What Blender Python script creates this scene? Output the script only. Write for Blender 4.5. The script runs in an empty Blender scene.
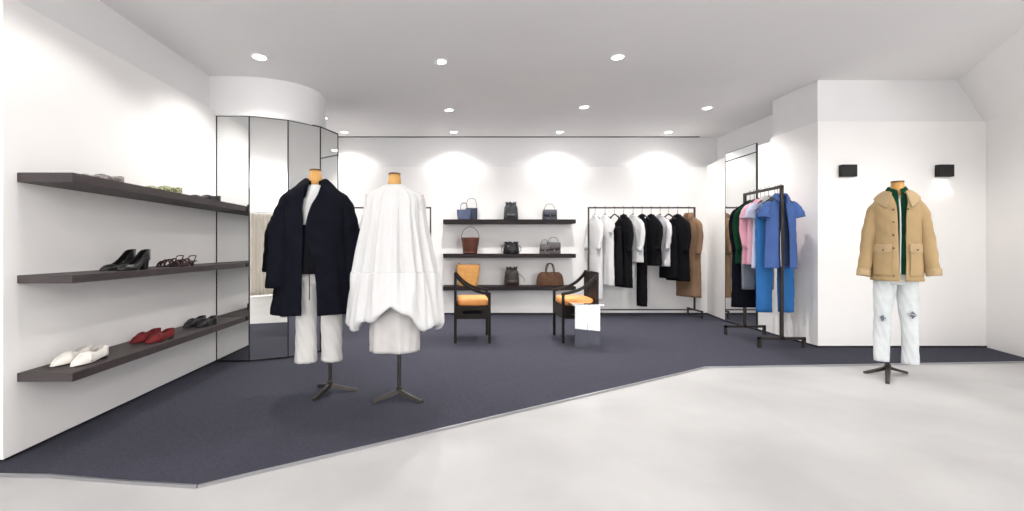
import bpy, bmesh, math, random
from mathutils import Vector, Matrix
random.seed(7)
PI = math.pi; R = math.radians
S = bpy.context.scene
COL = S.collection

# ------------------------------------------------------------------ camera, world, lights, exposure
F = 450.0; CX, CY, H = 458.0, 247.0, 1.1          # focal length in px, principal point, eye height
cam_data = bpy.data.cameras.new('camera')
cam = bpy.data.objects.new('camera', cam_data); COL.objects.link(cam); S.camera = cam
cam_data.sensor_width = 36; cam_data.lens = F / 1024 * 36
cam_data.shift_x = (512 - CX) / 1024; cam_data.shift_y = -(255.5 - CY) / 1024
cam.location = (0, 0, H); cam.rotation_euler = (PI / 2, 0, 0)
cam_data.clip_start = .05

S.view_settings.view_transform = 'Standard'; S.view_settings.look = 'None'
S.view_settings.gamma = 1; S.view_settings.use_curve_mapping = False
S.view_settings.exposure = 0.24
S.cycles.use_denoising = True
S.cycles.max_bounces = 12; S.cycles.diffuse_bounces = 6; S.cycles.glossy_bounces = 6
S.cycles.sample_clamp_indirect = 6
w = bpy.data.worlds.new('world'); S.world = w; w.use_nodes = True
w.node_tree.nodes['Background'].inputs[0].default_value = (.9, .92, 1, 1)
w.node_tree.nodes['Background'].inputs[1].default_value = .3

def sm(a, b, x):
    t = max(0, min(1, (x - a) / (b - a))); return t * t * (3 - 2 * t)
CEIL = 2.92
def ceil_z(x, y):                                  # the ceiling dips towards the shoe wall
    return CEIL - .21 * (1 - sm(-1.5, .3, x)) * (1 - sm(4.8, 6.9, y))

WARM = (1.0, .972, .945)
def spot(x, y, power, size=2.3, blend=.8, rad=.05, tilt=(0, 0)):
    l = bpy.data.lights.new('downlight_beam', 'SPOT'); l.energy = power; l.color = WARM
    l.spot_size = size; l.spot_blend = blend; l.shadow_soft_size = rad
    o = bpy.data.objects.new('downlight_beam', l); COL.objects.link(o)
    o.location = (x, y, ceil_z(x, y) - .03); o.rotation_euler = (tilt[0], tilt[1], 0)
    return o
SEEN_LIGHTS = [   # x, y, power, what singles it out
    (-1.68, 3.81, 60, 'in front of the rounded mirror column'),
    (-.17, 4.33, 70, 'in the row nearest the camera, above the white dress'),
    (1.53, 4.31, 80, 'in the row nearest the camera, right of the middle'),
    (-.12, 5.93, 115, 'in the middle row, leftmost of its three'),
    (1.64, 5.85, 115, 'in the middle row, between two others'),
    (3.26, 5.89, 95, 'in the middle row, nearest the tall wall mirror'),
    (-1.83, 6.1, 80, 'half hidden by the edge of the rounded column'),
    (-1.80, 7.12, 45, 'by the ceiling slot, beside the mirror column'),
    (-.066, 7.12, 45, 'by the ceiling slot, above the shelves\' left end'),
    (1.61, 7.12, 45, 'by the ceiling slot, above the shelves\' right end'),
    (3.33, 7.12, 45, 'by the ceiling slot, above the brown coat')]
for x, y, p, _ in SEEN_LIGHTS: spot(x, y, p * 1.1)
for x, y, p in [(-1.25, 2.3, 72), (1.6, 2.4, 60), (4.5, 2.9, 125), (3.0, 3.4, 18), (-1.0, .5, 60), (1.6, .5, 60), (4.2, .5, 80),
                (-3.5, -2, 130), (-.5, -2, 130), (2.5, -2.2, 130), (5.5, -2, 130)]:  # unseen row behind the camera, added so the walls get light
    spot(x, y, p * .62, 2.5 if x == -1.25 else 2.75, .15 if x == -1.25 else .5, .12)
def area(x, y, z, sx, sy, power, rot, col=(1, .985, .97)):
    l = bpy.data.lights.new('added_soft_fill', 'AREA'); l.shape = 'RECTANGLE'; l.size = sx; l.size_y = sy
    l.energy = power; l.color = col
    o = bpy.data.objects.new('added_soft_fill', l); COL.objects.link(o); o.location = (x, y, z); o.rotation_euler = rot
area(.5, -3.9, 2.15, 9, 3.4, 500, (PI, 0, 0))           # added fill with no fixture, thrown up at the ceiling behind the camera
area(-3.6, -6.0, 1.5, 5.6, 2.5, 190, (math.radians(90), 0, 0), (.97, .985, 1))   # added cool fill from behind the camera for walls facing it
area(6.0, -6.0, 1.5, 3.2, 2.5, 170, (math.radians(90), 0, 0), (.97, .985, 1))  # second added fill, placed clear of the mirror reflections

# ------------------------------------------------------------------ materials
def mat(name, col, rough=.7, metal=0, var=0, vscale=8, bump=0, bscale=60, emit=None, estr=0, wave=False, stretch=(1, 1, 1), col2=None, spec=.4, wcon=None):
    m = bpy.data.materials.new(name); m.use_nodes = True
    nt = m.node_tree; b = nt.nodes['Principled BSDF']
    b.inputs['Base Color'].default_value = (*col, 1); b.inputs['Roughness'].default_value = rough
    b.inputs['Metallic'].default_value = metal; b.inputs['Specular IOR Level'].default_value = spec
    tc = nt.nodes.new('ShaderNodeTexCoord'); mp = nt.nodes.new('ShaderNodeMapping')
    mp.inputs['Scale'].default_value = stretch
    nt.links.new(tc.outputs['Object'], mp.inputs['Vector'])
    if var or col2:
        n = nt.nodes.new('ShaderNodeTexNoise'); n.inputs['Scale'].default_value = vscale; n.inputs['Detail'].default_value = 5
        nt.links.new(mp.outputs[0], n.inputs['Vector'])
        r = nt.nodes.new('ShaderNodeValToRGB')
        c2 = col2 or tuple(min(1, c * (1 + var)) for c in col)
        c1 = col if col2 else tuple(c * (1 - var) for c in col)
        r.color_ramp.elements[0].position, r.color_ramp.elements[1].position = wcon or (.3, .7)
        r.color_ramp.elements[0].color = (*c1, 1); r.color_ramp.elements[1].color = (*c2, 1)
        nt.links.new(n.outputs['Fac'], r.inputs['Fac']); nt.links.new(r.outputs['Color'], b.inputs['Base Color'])
    if bump:
        n2 = nt.nodes.new('ShaderNodeTexNoise'); n2.inputs['Scale'].default_value = bscale; n2.inputs['Detail'].default_value = 4
        nt.links.new(mp.outputs[0], n2.inputs['Vector'])
        bp = nt.nodes.new('ShaderNodeBump'); bp.inputs['Strength'].default_value = bump; bp.inputs['Distance'].default_value = .01
        nt.links.new(n2.outputs['Fac'], bp.inputs['Height']); nt.links.new(bp.outputs[0], b.inputs['Normal'])
    if emit:
        b.inputs['Emission Color'].default_value = (*emit, 1); b.inputs['Emission Strength'].default_value = estr
    return m
M = {}
M['wall'] = mat('shaded_white_paint', (.80, .798, .80), .75, var=.012, vscale=2)  # greyer than the cladding: shade on the upper walls put into the colour
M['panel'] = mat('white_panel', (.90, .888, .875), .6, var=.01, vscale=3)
M['ceiling'] = mat('ceiling_paint', (.84, .83, .83), .9, var=.01, vscale=1.5)
M['soffit'] = mat('dark_gap', (.012, .012, .014), .9)
M['concrete'] = mat('concrete', (.38, .376, .374), .42, col2=(.48, .476, .472), vscale=1.6, bump=.04, bscale=25, wcon=(.3, .72))
M['carpet'] = mat('carpet', (.040, .041, .056), .97, col2=(.068, .069, .090), vscale=130, bump=.6, bscale=240, spec=.1)
M['slot'] = mat('grey_slot', (.16, .155, .16), .8)
M['trim'] = mat('steel_trim', (.45, .45, .47), .35, .9)
M['mirror'] = mat('mirror', (.84, .85, .84), .012, 1)
M['mframe'] = mat('dark_mirror_edge', (.03, .03, .033), .4, .6)
M['shelf'] = mat('shelf_wood', (.036, .027, .028), .55, col2=(.066, .052, .052), vscale=9, stretch=(14, 1, 14), bump=.1, bscale=40)
M['bshelf'] = mat('shelf_wood_back', (.014, .010, .011), .6, spec=.2, col2=(.026, .019, .020), vscale=9, stretch=(1, 14, 14))
M['metal'] = mat('bronze_metal', (.055, .048, .044), .45, .7, var=.1)
M['rackm'] = mat('rack_metal', (.045, .038, .036), .45, .55, var=.1)
M['black'] = mat('black_plain', (.01, .01, .01), .5)
M['lamp'] = mat('lamp_glow', (1, 1, 1), .5, emit=(1, .97, .93), estr=14)
M['ring'] = mat('white_ring', (.85, .85, .85), .4)
M['neck'] = mat('ochre_neck', (.52, .27, .07), .5, col2=(.6, .33, .1), vscale=10)
M['necktop'] = mat('dark_wood_cap', (.14, .07, .035), .5, var=.2, vscale=40)
M['torso'] = mat('dress_form_linen', (.7, .66, .58), .8, var=.03)
def cloth(name, c, var=.06, rough=.92, bump=.25, bscale=18, vscale=6): return mat(name, c, rough, var=var, vscale=vscale, bump=bump, bscale=bscale, spec=.05)
M['navy'] = cloth('navy_coat', (.007, .0075, .012), .15)
M['navy2'] = cloth('navy_coat_lining', (.008, .008, .012))
M['blackc'] = cloth('black_cloth', (.009, .009, .011), .15)
M['white'] = cloth('white_cotton', (.62, .62, .62), .015)
M['white2'] = cloth('white_underskirt', (.58, .56, .55), .02)
M['offw'] = cloth('off_white_denim', (.60, .59, .575), .03)
M['tan'] = cloth('tan_canvas', (.42, .30, .16), .06, bump=.35)
M['tan2'] = cloth('tan_canvas_collar', (.46, .34, .20), .06)
M['green'] = cloth('green_nylon', (.008, .05, .025), .3)
M['jean'] = cloth('bleached_denim', (.63, .66, .67), .06, vscale=14)
M['grey_l'] = cloth('light_grey_cloth', (.62, .61, .63), .04)
M['brownc'] = cloth('brown_wool', (.22, .135, .085), .1)
M['pink'] = cloth('pink_cotton', (.66, .33, .41), .05)
M['pink2'] = cloth('pale_pink_cotton', (.72, .42, .50), .05)
M['lilac'] = cloth('pale_blue_cotton', (.50, .53, .68), .04)
M['blue'] = cloth('cornflower_cotton', (.075, .14, .36), .05)
M['blue2'] = cloth('bright_blue_cotton', (.035, .145, .38), .06)
M['slate'] = cloth('slate_cotton', (.06, .085, .17), .06)
M['greyt'] = cloth('grey_trouser', (.17, .19, .23), .06)
M['dgreen'] = cloth('dark_green_wool', (.008, .045, .022), .15)
M['rear'] = mat('grey_rear_wall', (.50, .485, .48), .8)
M['curtain'] = cloth('cream_curtain', (.84, .79, .71), .03)
M['chair'] = mat('dark_chair_wood', (.007, .005, .0045), .42, col2=(.016, .011, .009), vscale=10, stretch=(8, 8, 1), spec=.22)
M['orange'] = mat('orange_leather', (.78, .33, .10), .5, var=.05, vscale=10, bump=.1)
M['steel'] = mat('polished_steel', (.80, .81, .82), .03, 1, var=.01)
def leather(name, c, rough=.45, var=.12): return mat(name, c, rough, var=var, vscale=18, bump=.15, bscale=70)
M['lblue'] = leather('blue_leather', (.055, .075, .14)); M['lblue2'] = leather('dark_blue_leather', (.02, .027, .055))
M['lgrey'] = leather('charcoal_leather', (.03, .032, .038)); M['lslate'] = leather('slate_leather', (.04, .043, .06))
M['lbrown'] = leather('chestnut_leather', (.10, .032, .018)); M['ltan'] = leather('honey_leather', (.56, .27, .07), .5)
M['lblack'] = leather('black_leather', (.008, .008, .009), .35); M['ltaupe'] = leather('taupe_leather', (.075, .065, .068))
M['lespr'] = leather('espresso_leather', (.028, .020, .018)); M['lsuede'] = leather('brown_suede', (.075, .035, .018), .9, .3)
M['silver'] = mat('silver_clasp', (.8, .8, .78), .2, 1)
M['hookm'] = mat('hook_metal', (.12, .115, .11), .35, .7)
M['handle'] = mat('grey_handle', (.10, .10, .11), .5)
M['swhite'] = leather('white_leather', (.76, .73, .68), .5, .04); M['sred'] = leather('red_velvet', (.12, .006, .007), .8, .35)
M['sole'] = mat('dark_sole', (.02, .015, .012), .6); M['solel'] = mat('pale_sole', (.45, .40, .34), .6)
M['sblack'] = leather('black_shoe', (.008, .008, .009), .3)
M['ssnake'] = mat('snakeskin', (.10, .08, .08), .5, col2=(.42, .38, .37), vscale=40, wcon=(.4, .7))
M['solive'] = mat('olive_print', (.10, .12, .045), .5, col2=(.50, .50, .28), vscale=50, wcon=(.45, .62))
M['scherry'] = leather('oxblood_strap', (.035, .010, .010), .3)
M['snap'] = mat('brass_snap', (.20, .12, .07), .35, .8)
M['zip'] = mat('pale_zip', (.62, .68, .70), .4)

# ------------------------------------------------------------------ mesh helpers
class MB:
    def __init__(s): s.v = []; s.f = []
    def add(s, vs, fs):
        n = len(s.v); s.v += [tuple(v) for v in vs]; s.f += [tuple(i + n for i in f) for f in fs]
    def box(s, x0, x1, y0, y1, z0, z1, bev=0):
        if bev:
            bm = bmesh.new(); bmesh.ops.create_cube(bm, size=1)
            for v in bm.verts: v.co = Vector(((x0 + x1) / 2 + v.co.x * (x1 - x0), (y0 + y1) / 2 + v.co.y * (y1 - y0), (z0 + z1) / 2 + v.co.z * (z1 - z0)))
            bmesh.ops.bevel(bm, geom=bm.edges[:], offset=bev, segments=2, affect='EDGES')
            bm.verts.index_update()
            s.add([v.co[:] for v in bm.verts], [[v.index for v in f.verts] for f in bm.faces]); bm.free(); return s
        v = [(x, y, z) for x in (x0, x1) for y in (y0, y1) for z in (z0, z1)]
        s.add(v, [(0, 1, 3, 2), (4, 6, 7, 5), (0, 4, 5, 1), (2, 3, 7, 6), (0, 2, 6, 4), (1, 5, 7, 3)]); return s
    def prism(s, pts, z0, z1):
        n = len(pts); a = sum(pts[i][0] * pts[(i + 1) % n][1] - pts[(i + 1) % n][0] * pts[i][1] for i in range(n))
        if a < 0: pts = pts[::-1]
        s.add([(p[0], p[1], z0) for p in pts] + [(p[0], p[1], z1) for p in pts],
              [tuple(range(n))[::-1], tuple(range(n, 2 * n))] + [(i, (i + 1) % n, n + (i + 1) % n, n + i) for i in range(n)]); return s
    def grid(s, rows, closed=False, cap0=False, cap1=False):
        m = len(rows[0]); base = len(s.v)
        for r in rows: s.v += [tuple(p) for p in r]
        for i in range(len(rows) - 1):
            for j in range(m if closed else m - 1):
                k = (j + 1) % m
                s.f.append((base + i * m + j, base + i * m + k, base + (i + 1) * m + k, base + (i + 1) * m + j))
        if cap0: s.f.append(tuple(base + j for j in range(m))[::-1])
        if cap1: s.f.append(tuple(base + (len(rows) - 1) * m + j for j in range(m)))
        return s
    def tube(s, path, rad, n=10, flat=1.0, cap=True, up=None):
        P = [Vector(p) for p in path]; rows = []
        R = rad if isinstance(rad, (list, tuple)) else [rad] * len(P)
        ref = Vector(up) if up else None
        for i, p in enumerate(P):
            t = (P[min(i + 1, len(P) - 1)] - P[max(i - 1, 0)]).normalized()
            if ref is None: ref = Vector((0, 0, 1)) if abs(t.z) < .9 else Vector((0, 1, 0))
            a = t.cross(ref).normalized(); b = a.cross(t).normalized(); ref = b
            rows.append([p + a * math.cos(2 * PI * j / n) * R[i] + b * math.sin(2 * PI * j / n) * R[i] * flat for j in range(n)])
        return s.grid(rows, True, cap, cap)
    def lathe(s, prof, n=32, cx=0, cy=0, cap=True):
        rows = [[(cx + r * math.cos(2 * PI * j / n), cy + r * math.sin(2 * PI * j / n), z) for j in range(n)] for r, z in prof]
        return s.grid(rows, True, cap, cap)
    def build(s, name, m, parent=None, loc=(0, 0, 0), rz=0, smooth=True, sub=0, solid=0, autosmooth=None):
        me = bpy.data.meshes.new(name); me.from_pydata(s.v, [], s.f)
        bm = bmesh.new(); bm.from_mesh(me)
        if not solid: bmesh.ops.recalc_face_normals(bm, faces=bm.faces)
        bm.to_mesh(me); bm.free()
        me.materials.append(m)
        o = bpy.data.objects.new(name, me); COL.objects.link(o)
        o.location = loc; o.rotation_euler = (0, 0, rz); o.parent = parent
        if smooth:
            for p in me.polygons: p.use_smooth = True
            if autosmooth is not None:
                try: me.set_sharp_from_angle(angle=math.radians(autosmooth))
                except Exception: pass
        if solid:
            d = o.modifiers.new('thickness', 'SOLIDIFY'); d.thickness = solid; d.offset = 0
        if sub:
            d = o.modifiers.new('smooth', 'SUBSURF'); d.levels = sub; d.render_levels = sub
        return o
def thing(name, label, cat, loc=(0, 0, 0), rz=0, group=None):
    o = bpy.data.objects.new(name, None); COL.objects.link(o); o.location = loc; o.rotation_euler = (0, 0, rz)
    o.empty_display_size = .05
    return tag(o, label, cat, group)
def tag(o, label, cat, group=None):
    o['label'] = label; o['category'] = cat
    if group: o['group'] = group
    return o
def struct(name, mb, m, **k):
    o = mb.build(name, m, smooth=False, **k); o['kind'] = 'structure'; return o
def lerp(a, b, t): return a + (b - a) * t
def interp(keys, t):                       # keys: sorted [(t, v...)], smooth catmull interpolation
    n = len(keys)
    if t <= keys[0][0]: return keys[0][1:]
    if t >= keys[-1][0]: return keys[-1][1:]
    for i in range(n - 1):
        if keys[i][0] <= t <= keys[i + 1][0]: break
    k0, k1, k2, k3 = keys[max(i - 1, 0)], keys[i], keys[i + 1], keys[min(i + 2, n - 1)]
    u = (t - k1[0]) / (k2[0] - k1[0]); out = []
    for c in range(1, len(k1)):
        m1 = (k2[c] - k0[c]) / max(1e-6, (k2[0] - k0[0])) * (k2[0] - k1[0])
        m2 = (k3[c] - k1[c]) / max(1e-6, (k3[0] - k1[0])) * (k2[0] - k1[0])
        out.append((2 * u**3 - 3 * u**2 + 1) * k1[c] + (u**3 - 2 * u**2 + u) * m1 + (-2 * u**3 + 3 * u**2) * k2[c] + (u**3 - u**2) * m2)
    return out
def folds(a, z, seed, nf):
    return (.5 * math.cos(nf * a + seed + 2.1 * z) + .3 * math.cos((nf * 1.63 // 1) * a - seed * 1.7 + 3.3 * z)
            + .25 * math.cos((nf * 2.4 // 1) * a + seed * 2.3 - 1.7 * z))
# keys: (z, cx, cy, rx, ry, fold_amp, left_gap, right_gap)
def loft(keys, nz=40, n=72, seed=1., nf=7, power=2.4, open_front=False, wrinkle=.003, cap0=False, cap1=False):
    mb = MB(); rows = []
    z0, z1 = keys[0][0], keys[-1][0]; K = sorted(keys)
    for i in range(nz + 1):
        z = lerp(z0, z1, i / nz); v = interp(K, z); cx, cy, rx, ry, am = v[:5]
        if open_front:
            gl, gr = v[5], v[6]                     # x of left and right front edges, relative to cx
            aL = -PI / 2 + math.asin(max(-.95, min(.95, gl / rx))); aR = -PI / 2 + math.asin(max(-.95, min(.95, gr / rx)))
            A = [lerp(aR, aL + 2 * PI, j / n) for j in range(n + 1)]
        else: A = [2 * PI * j / n for j in range(n)]
        row = []
        for a in A:
            c, s_ = math.cos(a), math.sin(a)
            ex = 2 / power
            x = math.copysign(abs(c) ** ex, c); y = math.copysign(abs(s_) ** ex, s_)
            f = 1 + am * folds(a, z, seed, nf)
            wr = wrinkle * math.sin(a * 5 + z * 31 + seed) * math.sin(z * 17 + a * 3 + seed * 3)
            row.append((cx + rx * x * (1 + (f - 1) * .35) + wr * c, cy + ry * y * f + wr * s_, z))
        rows.append(row)
    mb.grid(rows, not open_front, cap0, cap1)
    return mb
def catpath(pts, n=16):
    K = [(i, *p) for i, p in enumerate(pts)]
    return [tuple(interp(K, (len(pts) - 1) * i / n)) for i in range(n + 1)]
def sleeve_mb(pts, n=20, flat=.8, seed=1., amp=.07, seg=20, up=None):
    """pts (x,y,z,r)"""
    path = catpath(pts, n); mb = MB(); rows = []; ref = None
    P = [Vector(p[:3]) for p in path]
    for i, p in enumerate(P):
        t = (P[min(i + 1, n)] - P[max(i - 1, 0)]).normalized()
        if ref is None: ref = Vector(up or (0, 1, 0))
        a = t.cross(ref).normalized(); b = a.cross(t).normalized(); ref = b
        r = path[i][3]; row = []
        for j in range(seg):
            th = 2 * PI * j / seg
            f = 1 + amp * (math.sin(3 * th + i * .5 + seed) + .7 * math.sin(i * 1.3 + 2 * th + seed * 2))
            row.append(p + a * math.cos(th) * r * f + b * math.sin(th) * r * flat * f)
        rows.append(row)
    mb.grid(rows, True, True, False)
    return mb

# ------------------------------------------------------------------ setting
XL = -2.29; COLW = [(-2.287, 4.26), (-1.976, 4.26), (-1.662, 4.40), (-1.422, 4.65), (-1.32, 4.95), (-1.46, 5.3), (-1.75, 5.55), (-2.31, 5.65)]
struct('floor', MB().box(-7, 8, -6.2, 8, -.1, 0), M['concrete'])
CARPET = [(-2.7, 2.165), (-2.2, 2.162), (-1.95, 2.155), (-1.55, 2.10), (-1.19, 2.06), (2.245, 4.09), (6.3, 4.335), (6.3, 7.9), (-2.7, 7.9)]
struct('floor_carpet', MB().prism(CARPET, .0005, .012), M['carpet'])
tr = MB()
for p, q in [(CARPET[i], CARPET[i + 1]) for i in range(1, 6)]:
    d = (Vector(q) - Vector(p)).normalized(); nn = Vector((d.y, -d.x)) * .012
    tr.prism([p, q, (q[0] + nn.x, q[1] + nn.y), (p[0] + nn.x, p[1] + nn.y)], .0005, .014)
struct('trim_1', tr, M['trim'])
# ceiling
c = MB(); xs = [lerp(-7, 8, i / 75) for i in range(76)]; ys = [lerp(-6.2, 7.44, i / 60) for i in range(61)]
c.grid([[(x, y, ceil_z(x, y)) for x in xs] for y in ys]); n0 = len(c.v)
c.box(-7, 8, -6.2, 8, 2.97, 3.05); c.box(-7, 8, 7.44, 7.9, 2.921, 2.965)
ce = c.build('ceiling', M['ceiling']); ce['kind'] = 'structure'
struct('trim_2', MB().box(-2.3, 3.98, 7.40, 7.445, 2.910, 2.925), M['slot'])
# left: cladding and recessed upper wall
struct('wall_left', MB().box(-2.60, XL, 2.265, 7.8, .03, 2.38), M['panel'])
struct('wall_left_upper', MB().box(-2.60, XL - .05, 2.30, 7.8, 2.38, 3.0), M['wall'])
struct('baseboard_left', MB().box(-2.58, XL - .02, 2.29, 7.7, .012, .03), M['soffit'])
# back
struct('wall_back', MB().box(-2.4, 4.5, 7.30, 7.55, .03, 2.40), M['panel'])
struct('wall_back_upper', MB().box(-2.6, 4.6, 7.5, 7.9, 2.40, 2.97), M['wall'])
struct('baseboard_back', MB().box(-2.4, 4.3, 7.285, 7.5, .012, .032), M['soffit'])
# right block
struct('wall_right', MB().box(3.90, 6.2, 4.876, 5.62, .03, 2.46).prism([(3.91, 5.62), (3.91, 6.55), (4.04, 7.3), (4.6, 7.3), (4.6, 5.62)], .03, 2.42), M['panel'])
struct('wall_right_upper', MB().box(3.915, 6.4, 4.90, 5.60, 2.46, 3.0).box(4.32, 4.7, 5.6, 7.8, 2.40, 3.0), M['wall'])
struct('baseboard_right', MB().prism([(3.90, 4.885), (3.905, 6.55), (4.03, 7.3), (4.3, 7.3), (4.3, 4.89)], .012, .031).box(3.91, 5.8, 4.87, 5.0, .012, .03), M['soffit'])
wl = [(5.73, 4.88), (5.16, 3.2)]
struct('wall_right_front', MB().prism([wl[0], wl[1], (5.6, 3.2), (6.2, 4.88)], .0, 2.46), M['panel'])
cv = MB(); rows = []
for i in range(7):
    t = i / 6
    rows.append([(lerp(lerp(5.73, 5.16, j / 8), lerp(5.42, 4.28, j / 8), t), lerp(lerp(4.90, 3.2, j / 8), lerp(4.90, 3.2, j / 8), t), lerp(2.46, 2.95, t)) for j in range(9)])
ring = []
for j in range(9):
    xw = lerp(5.73, 5.16, j / 8) + .42; ring.append([rows[i][j] for i in range(7)] + [(xw, rows[0][j][1], 2.95), (xw, rows[0][j][1], 2.46)])
cv.grid(ring, True, True, True); o = cv.build('wall_right_cove', M['panel'], autosmooth=40); o['kind'] = 'structure'
# room behind the camera
struct('wall_rear', MB().box(-7, 8, -6.3, -6.1, 0, 3), M['rear'])
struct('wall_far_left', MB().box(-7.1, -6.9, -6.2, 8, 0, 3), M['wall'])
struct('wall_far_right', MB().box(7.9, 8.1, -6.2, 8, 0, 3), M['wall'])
# mirror column
core = [(x + .012 if i else x, y + .014) for i, (x, y) in enumerate(COLW)]
struct('wall_column', MB().prism([(-2.31, 4.275), (-1.985, 4.275), (-1.675, 4.415), (-1.44, 4.66), (-1.34, 4.96), (-1.475, 5.28), (-1.77, 5.52), (-2.31, 5.63)], .012, 2.34), M['soffit'])
# rounded upper part
arc = [(-2.34, 4.24), (-2.15, 4.235), (-1.95, 4.25), (-1.78, 4.31), (-1.62, 4.40), (-1.53, 4.50), (-1.46, 4.64), (-1.44, 4.78), (-1.455, 4.95), (-1.52, 5.15), (-1.66, 5.4), (-1.85, 5.55), (-2.34, 5.6)]
ap = [p for p in catpath([(a, b, 0) for a, b in arc], 60)]
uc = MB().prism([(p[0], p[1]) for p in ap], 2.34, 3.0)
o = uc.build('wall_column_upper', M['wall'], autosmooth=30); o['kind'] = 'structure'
pl = ['narrow mirror panel square to the shoe wall, reflecting the shoe shelves', 'mirror panel of the rounded column reflecting the cream curtain',
      'mirror panel of the rounded column behind the dark coat', 'narrowest mirror panel on the right edge of the rounded column',
      'mirror panel on the far side of the rounded column', 'mirror panel on the rear corner of the rounded column']
for i in range(5):
    a, b = Vector(COLW[i]), Vector(COLW[i + 1]); L = (b - a).length; rz = math.atan2(b.y - a.y, b.x - a.x)
    t = thing('mirror_panel', pl[i], 'mirror', (a.x, a.y, .02), rz, 'mirrors around the rounded column')
    MB().box(.006, L - .006, 0, .012, .01, 2.315).build('mirror_glass', M['mirror'], t, smooth=False)
    fr = MB()
    fr.box(-.003, .006, -.003, .014, 0, 2.325); fr.box(L - .006, L + .003, -.003, .014, 0, 2.325)
    fr.box(0, L, -.003, .014, 0, .012); fr.box(0, L, -.003, .014, 2.315, 2.327)
    fr.build('frame', M['mframe'], t, smooth=False)
# tall wall mirror on the right side wall
t = thing('wall_mirror', 'tall frameless wall mirror behind the rack of blue and pink clothes', 'mirror', (3.905, 5.87, .03))
MB().box(-.018, 0, 0, .67, .0, 2.30).build('mirror_glass', M['mirror'], t, smooth=False)
MB().box(-.018, 0, 0, .67, 2.315, 2.42).build('top_mirror_strip', M['mirror'], t, smooth=False)
fr = MB().box(-.02, 0, -.008, 0, 0, 2.42); fr.box(-.02, 0, .67, .678, 0, 2.42); fr.box(-.016, 0, 0, .67, 2.30, 2.315); fr.box(-.02, 0, -.008, .678, 2.42, 2.426)
fr.build('frame', M['mframe'], t, smooth=False)
# joints of the wall panels
struct('trim_3', MB().box(5.722, 5.732, 4.868, 4.878, .03, 2.46), M['ring'])

# downlights
for x, y, p, wh in SEEN_LIGHTS:
    z = ceil_z(x, y)
    t = thing('downlight', 'small round recessed ceiling light ' + wh, 'ceiling light', (x, y, z), 0, 'recessed ceiling lights')
    MB().lathe([(.072, .004), (.072, -.006), (.066, -.010), (.056, -.008), (.052, .004)], 32, cap=False).build('trim_ring', M['ring'], t)
    MB().lathe([(.0, -.003), (.053, -.003), (.053, .0), (.0, .0)], 32, cap=False).build('lens', M['lamp'], t)
# wall lamps
for x, wh in ((4.198, 'left of the tan jacket'), (5.237, 'right of the tan jacket')):
    t = thing('wall_lamp', 'small black box wall lamp on white wall, ' + wh, 'wall lamp', (x, 4.876, 1.92), 0, 'black box wall lamps')
    hb = MB(); w2, h2, d = .079, .064, .045; q = .006
    hb.box(-w2, w2, -d - .012, -d - .012 + q, -h2, h2); hb.box(-w2, -w2 + q, -d - .01, -.014, -h2, h2); hb.box(w2 - q, w2, -d - .01, -.014, -h2, h2)
    hb.box(-w2, w2, -.022, -.012, -h2, h2)
    hb.build('housing', M['black'], t, smooth=False)
    MB().box(-.04, .04, -.012, 0, -.045, .045, .003).build('wall_plate', M['metal'], t)
    MB().box(-w2 + .012, w2 - .012, -.045, -.028, -.05, -.04).build('lamp_lens', M['lamp'], t, smooth=False)
    for sgn, pw in ((-1, 1.6),):
        l = bpy.data.lights.new('wall_lamp_beam', 'SPOT'); l.energy = pw; l.spot_size = 1.9; l.spot_blend = .6; l.color = (1, .86, .72); l.shadow_soft_size = .008
        lo = bpy.data.objects.new('wall_lamp_beam', l); COL.objects.link(lo); lo.location = (x, 4.876 - .045, 1.92 + sgn * .078)
        lo.rotation_euler = (0 if sgn < 0 else PI, 0, 0)

# cream curtain behind the camera, seen in the column mirrors
t = thing('curtain', 'cream floor-length curtain reflected in the column mirrors', 'curtain', (0, 0, 0))
rows = []
for i in range(13):
    z = lerp(.03, 1.84, i / 12); rows.append([(.42 + 2.3 * j / 230, -1.35 + .035 * math.sin(j * .75) * (1 - .3 * i / 12) + .012 * math.sin(j * .31), z) for j in range(231)])
MB().grid(rows).build('fabric', M['curtain'], t, solid=.004)
MB().tube([(.38, -1.35, 1.87), (2.74, -1.35, 1.87)], .014).build('rail', M['ring'], t)
for px_ in (.37, 2.75): MB().lathe([(.014, 0), (.014, 1.9)], 12, px_, -1.35).build('post', M['ring'], t)

# ------------------------------------------------------------------ shelves
for z, th, nm in ((.445, .045, 'bottom'), (.953, .042, 'middle'), (1.487, .05, 'top')):
    o = MB().box(XL, -2.0, 2.335, 4.245, z - th, z, .002).build('wall_shelf', M['shelf'], smooth=False)
    tag(o, 'long dark wood shoe shelf on the left wall, %s of the three' % nm, 'shelf', 'shoe shelves on the left wall')
for z, nm in ((1.53, 'top'), (.993, 'middle'), (.486, 'bottom')):
    o = MB().box(-.233, 1.835, 7.0, 7.3, z - .062, z, .002).build('wall_shelf', M['bshelf'], smooth=False)
    tag(o, 'dark wood handbag shelf on the back wall, %s of the three' % nm, 'shelf', 'handbag shelves on the back wall')

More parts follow.
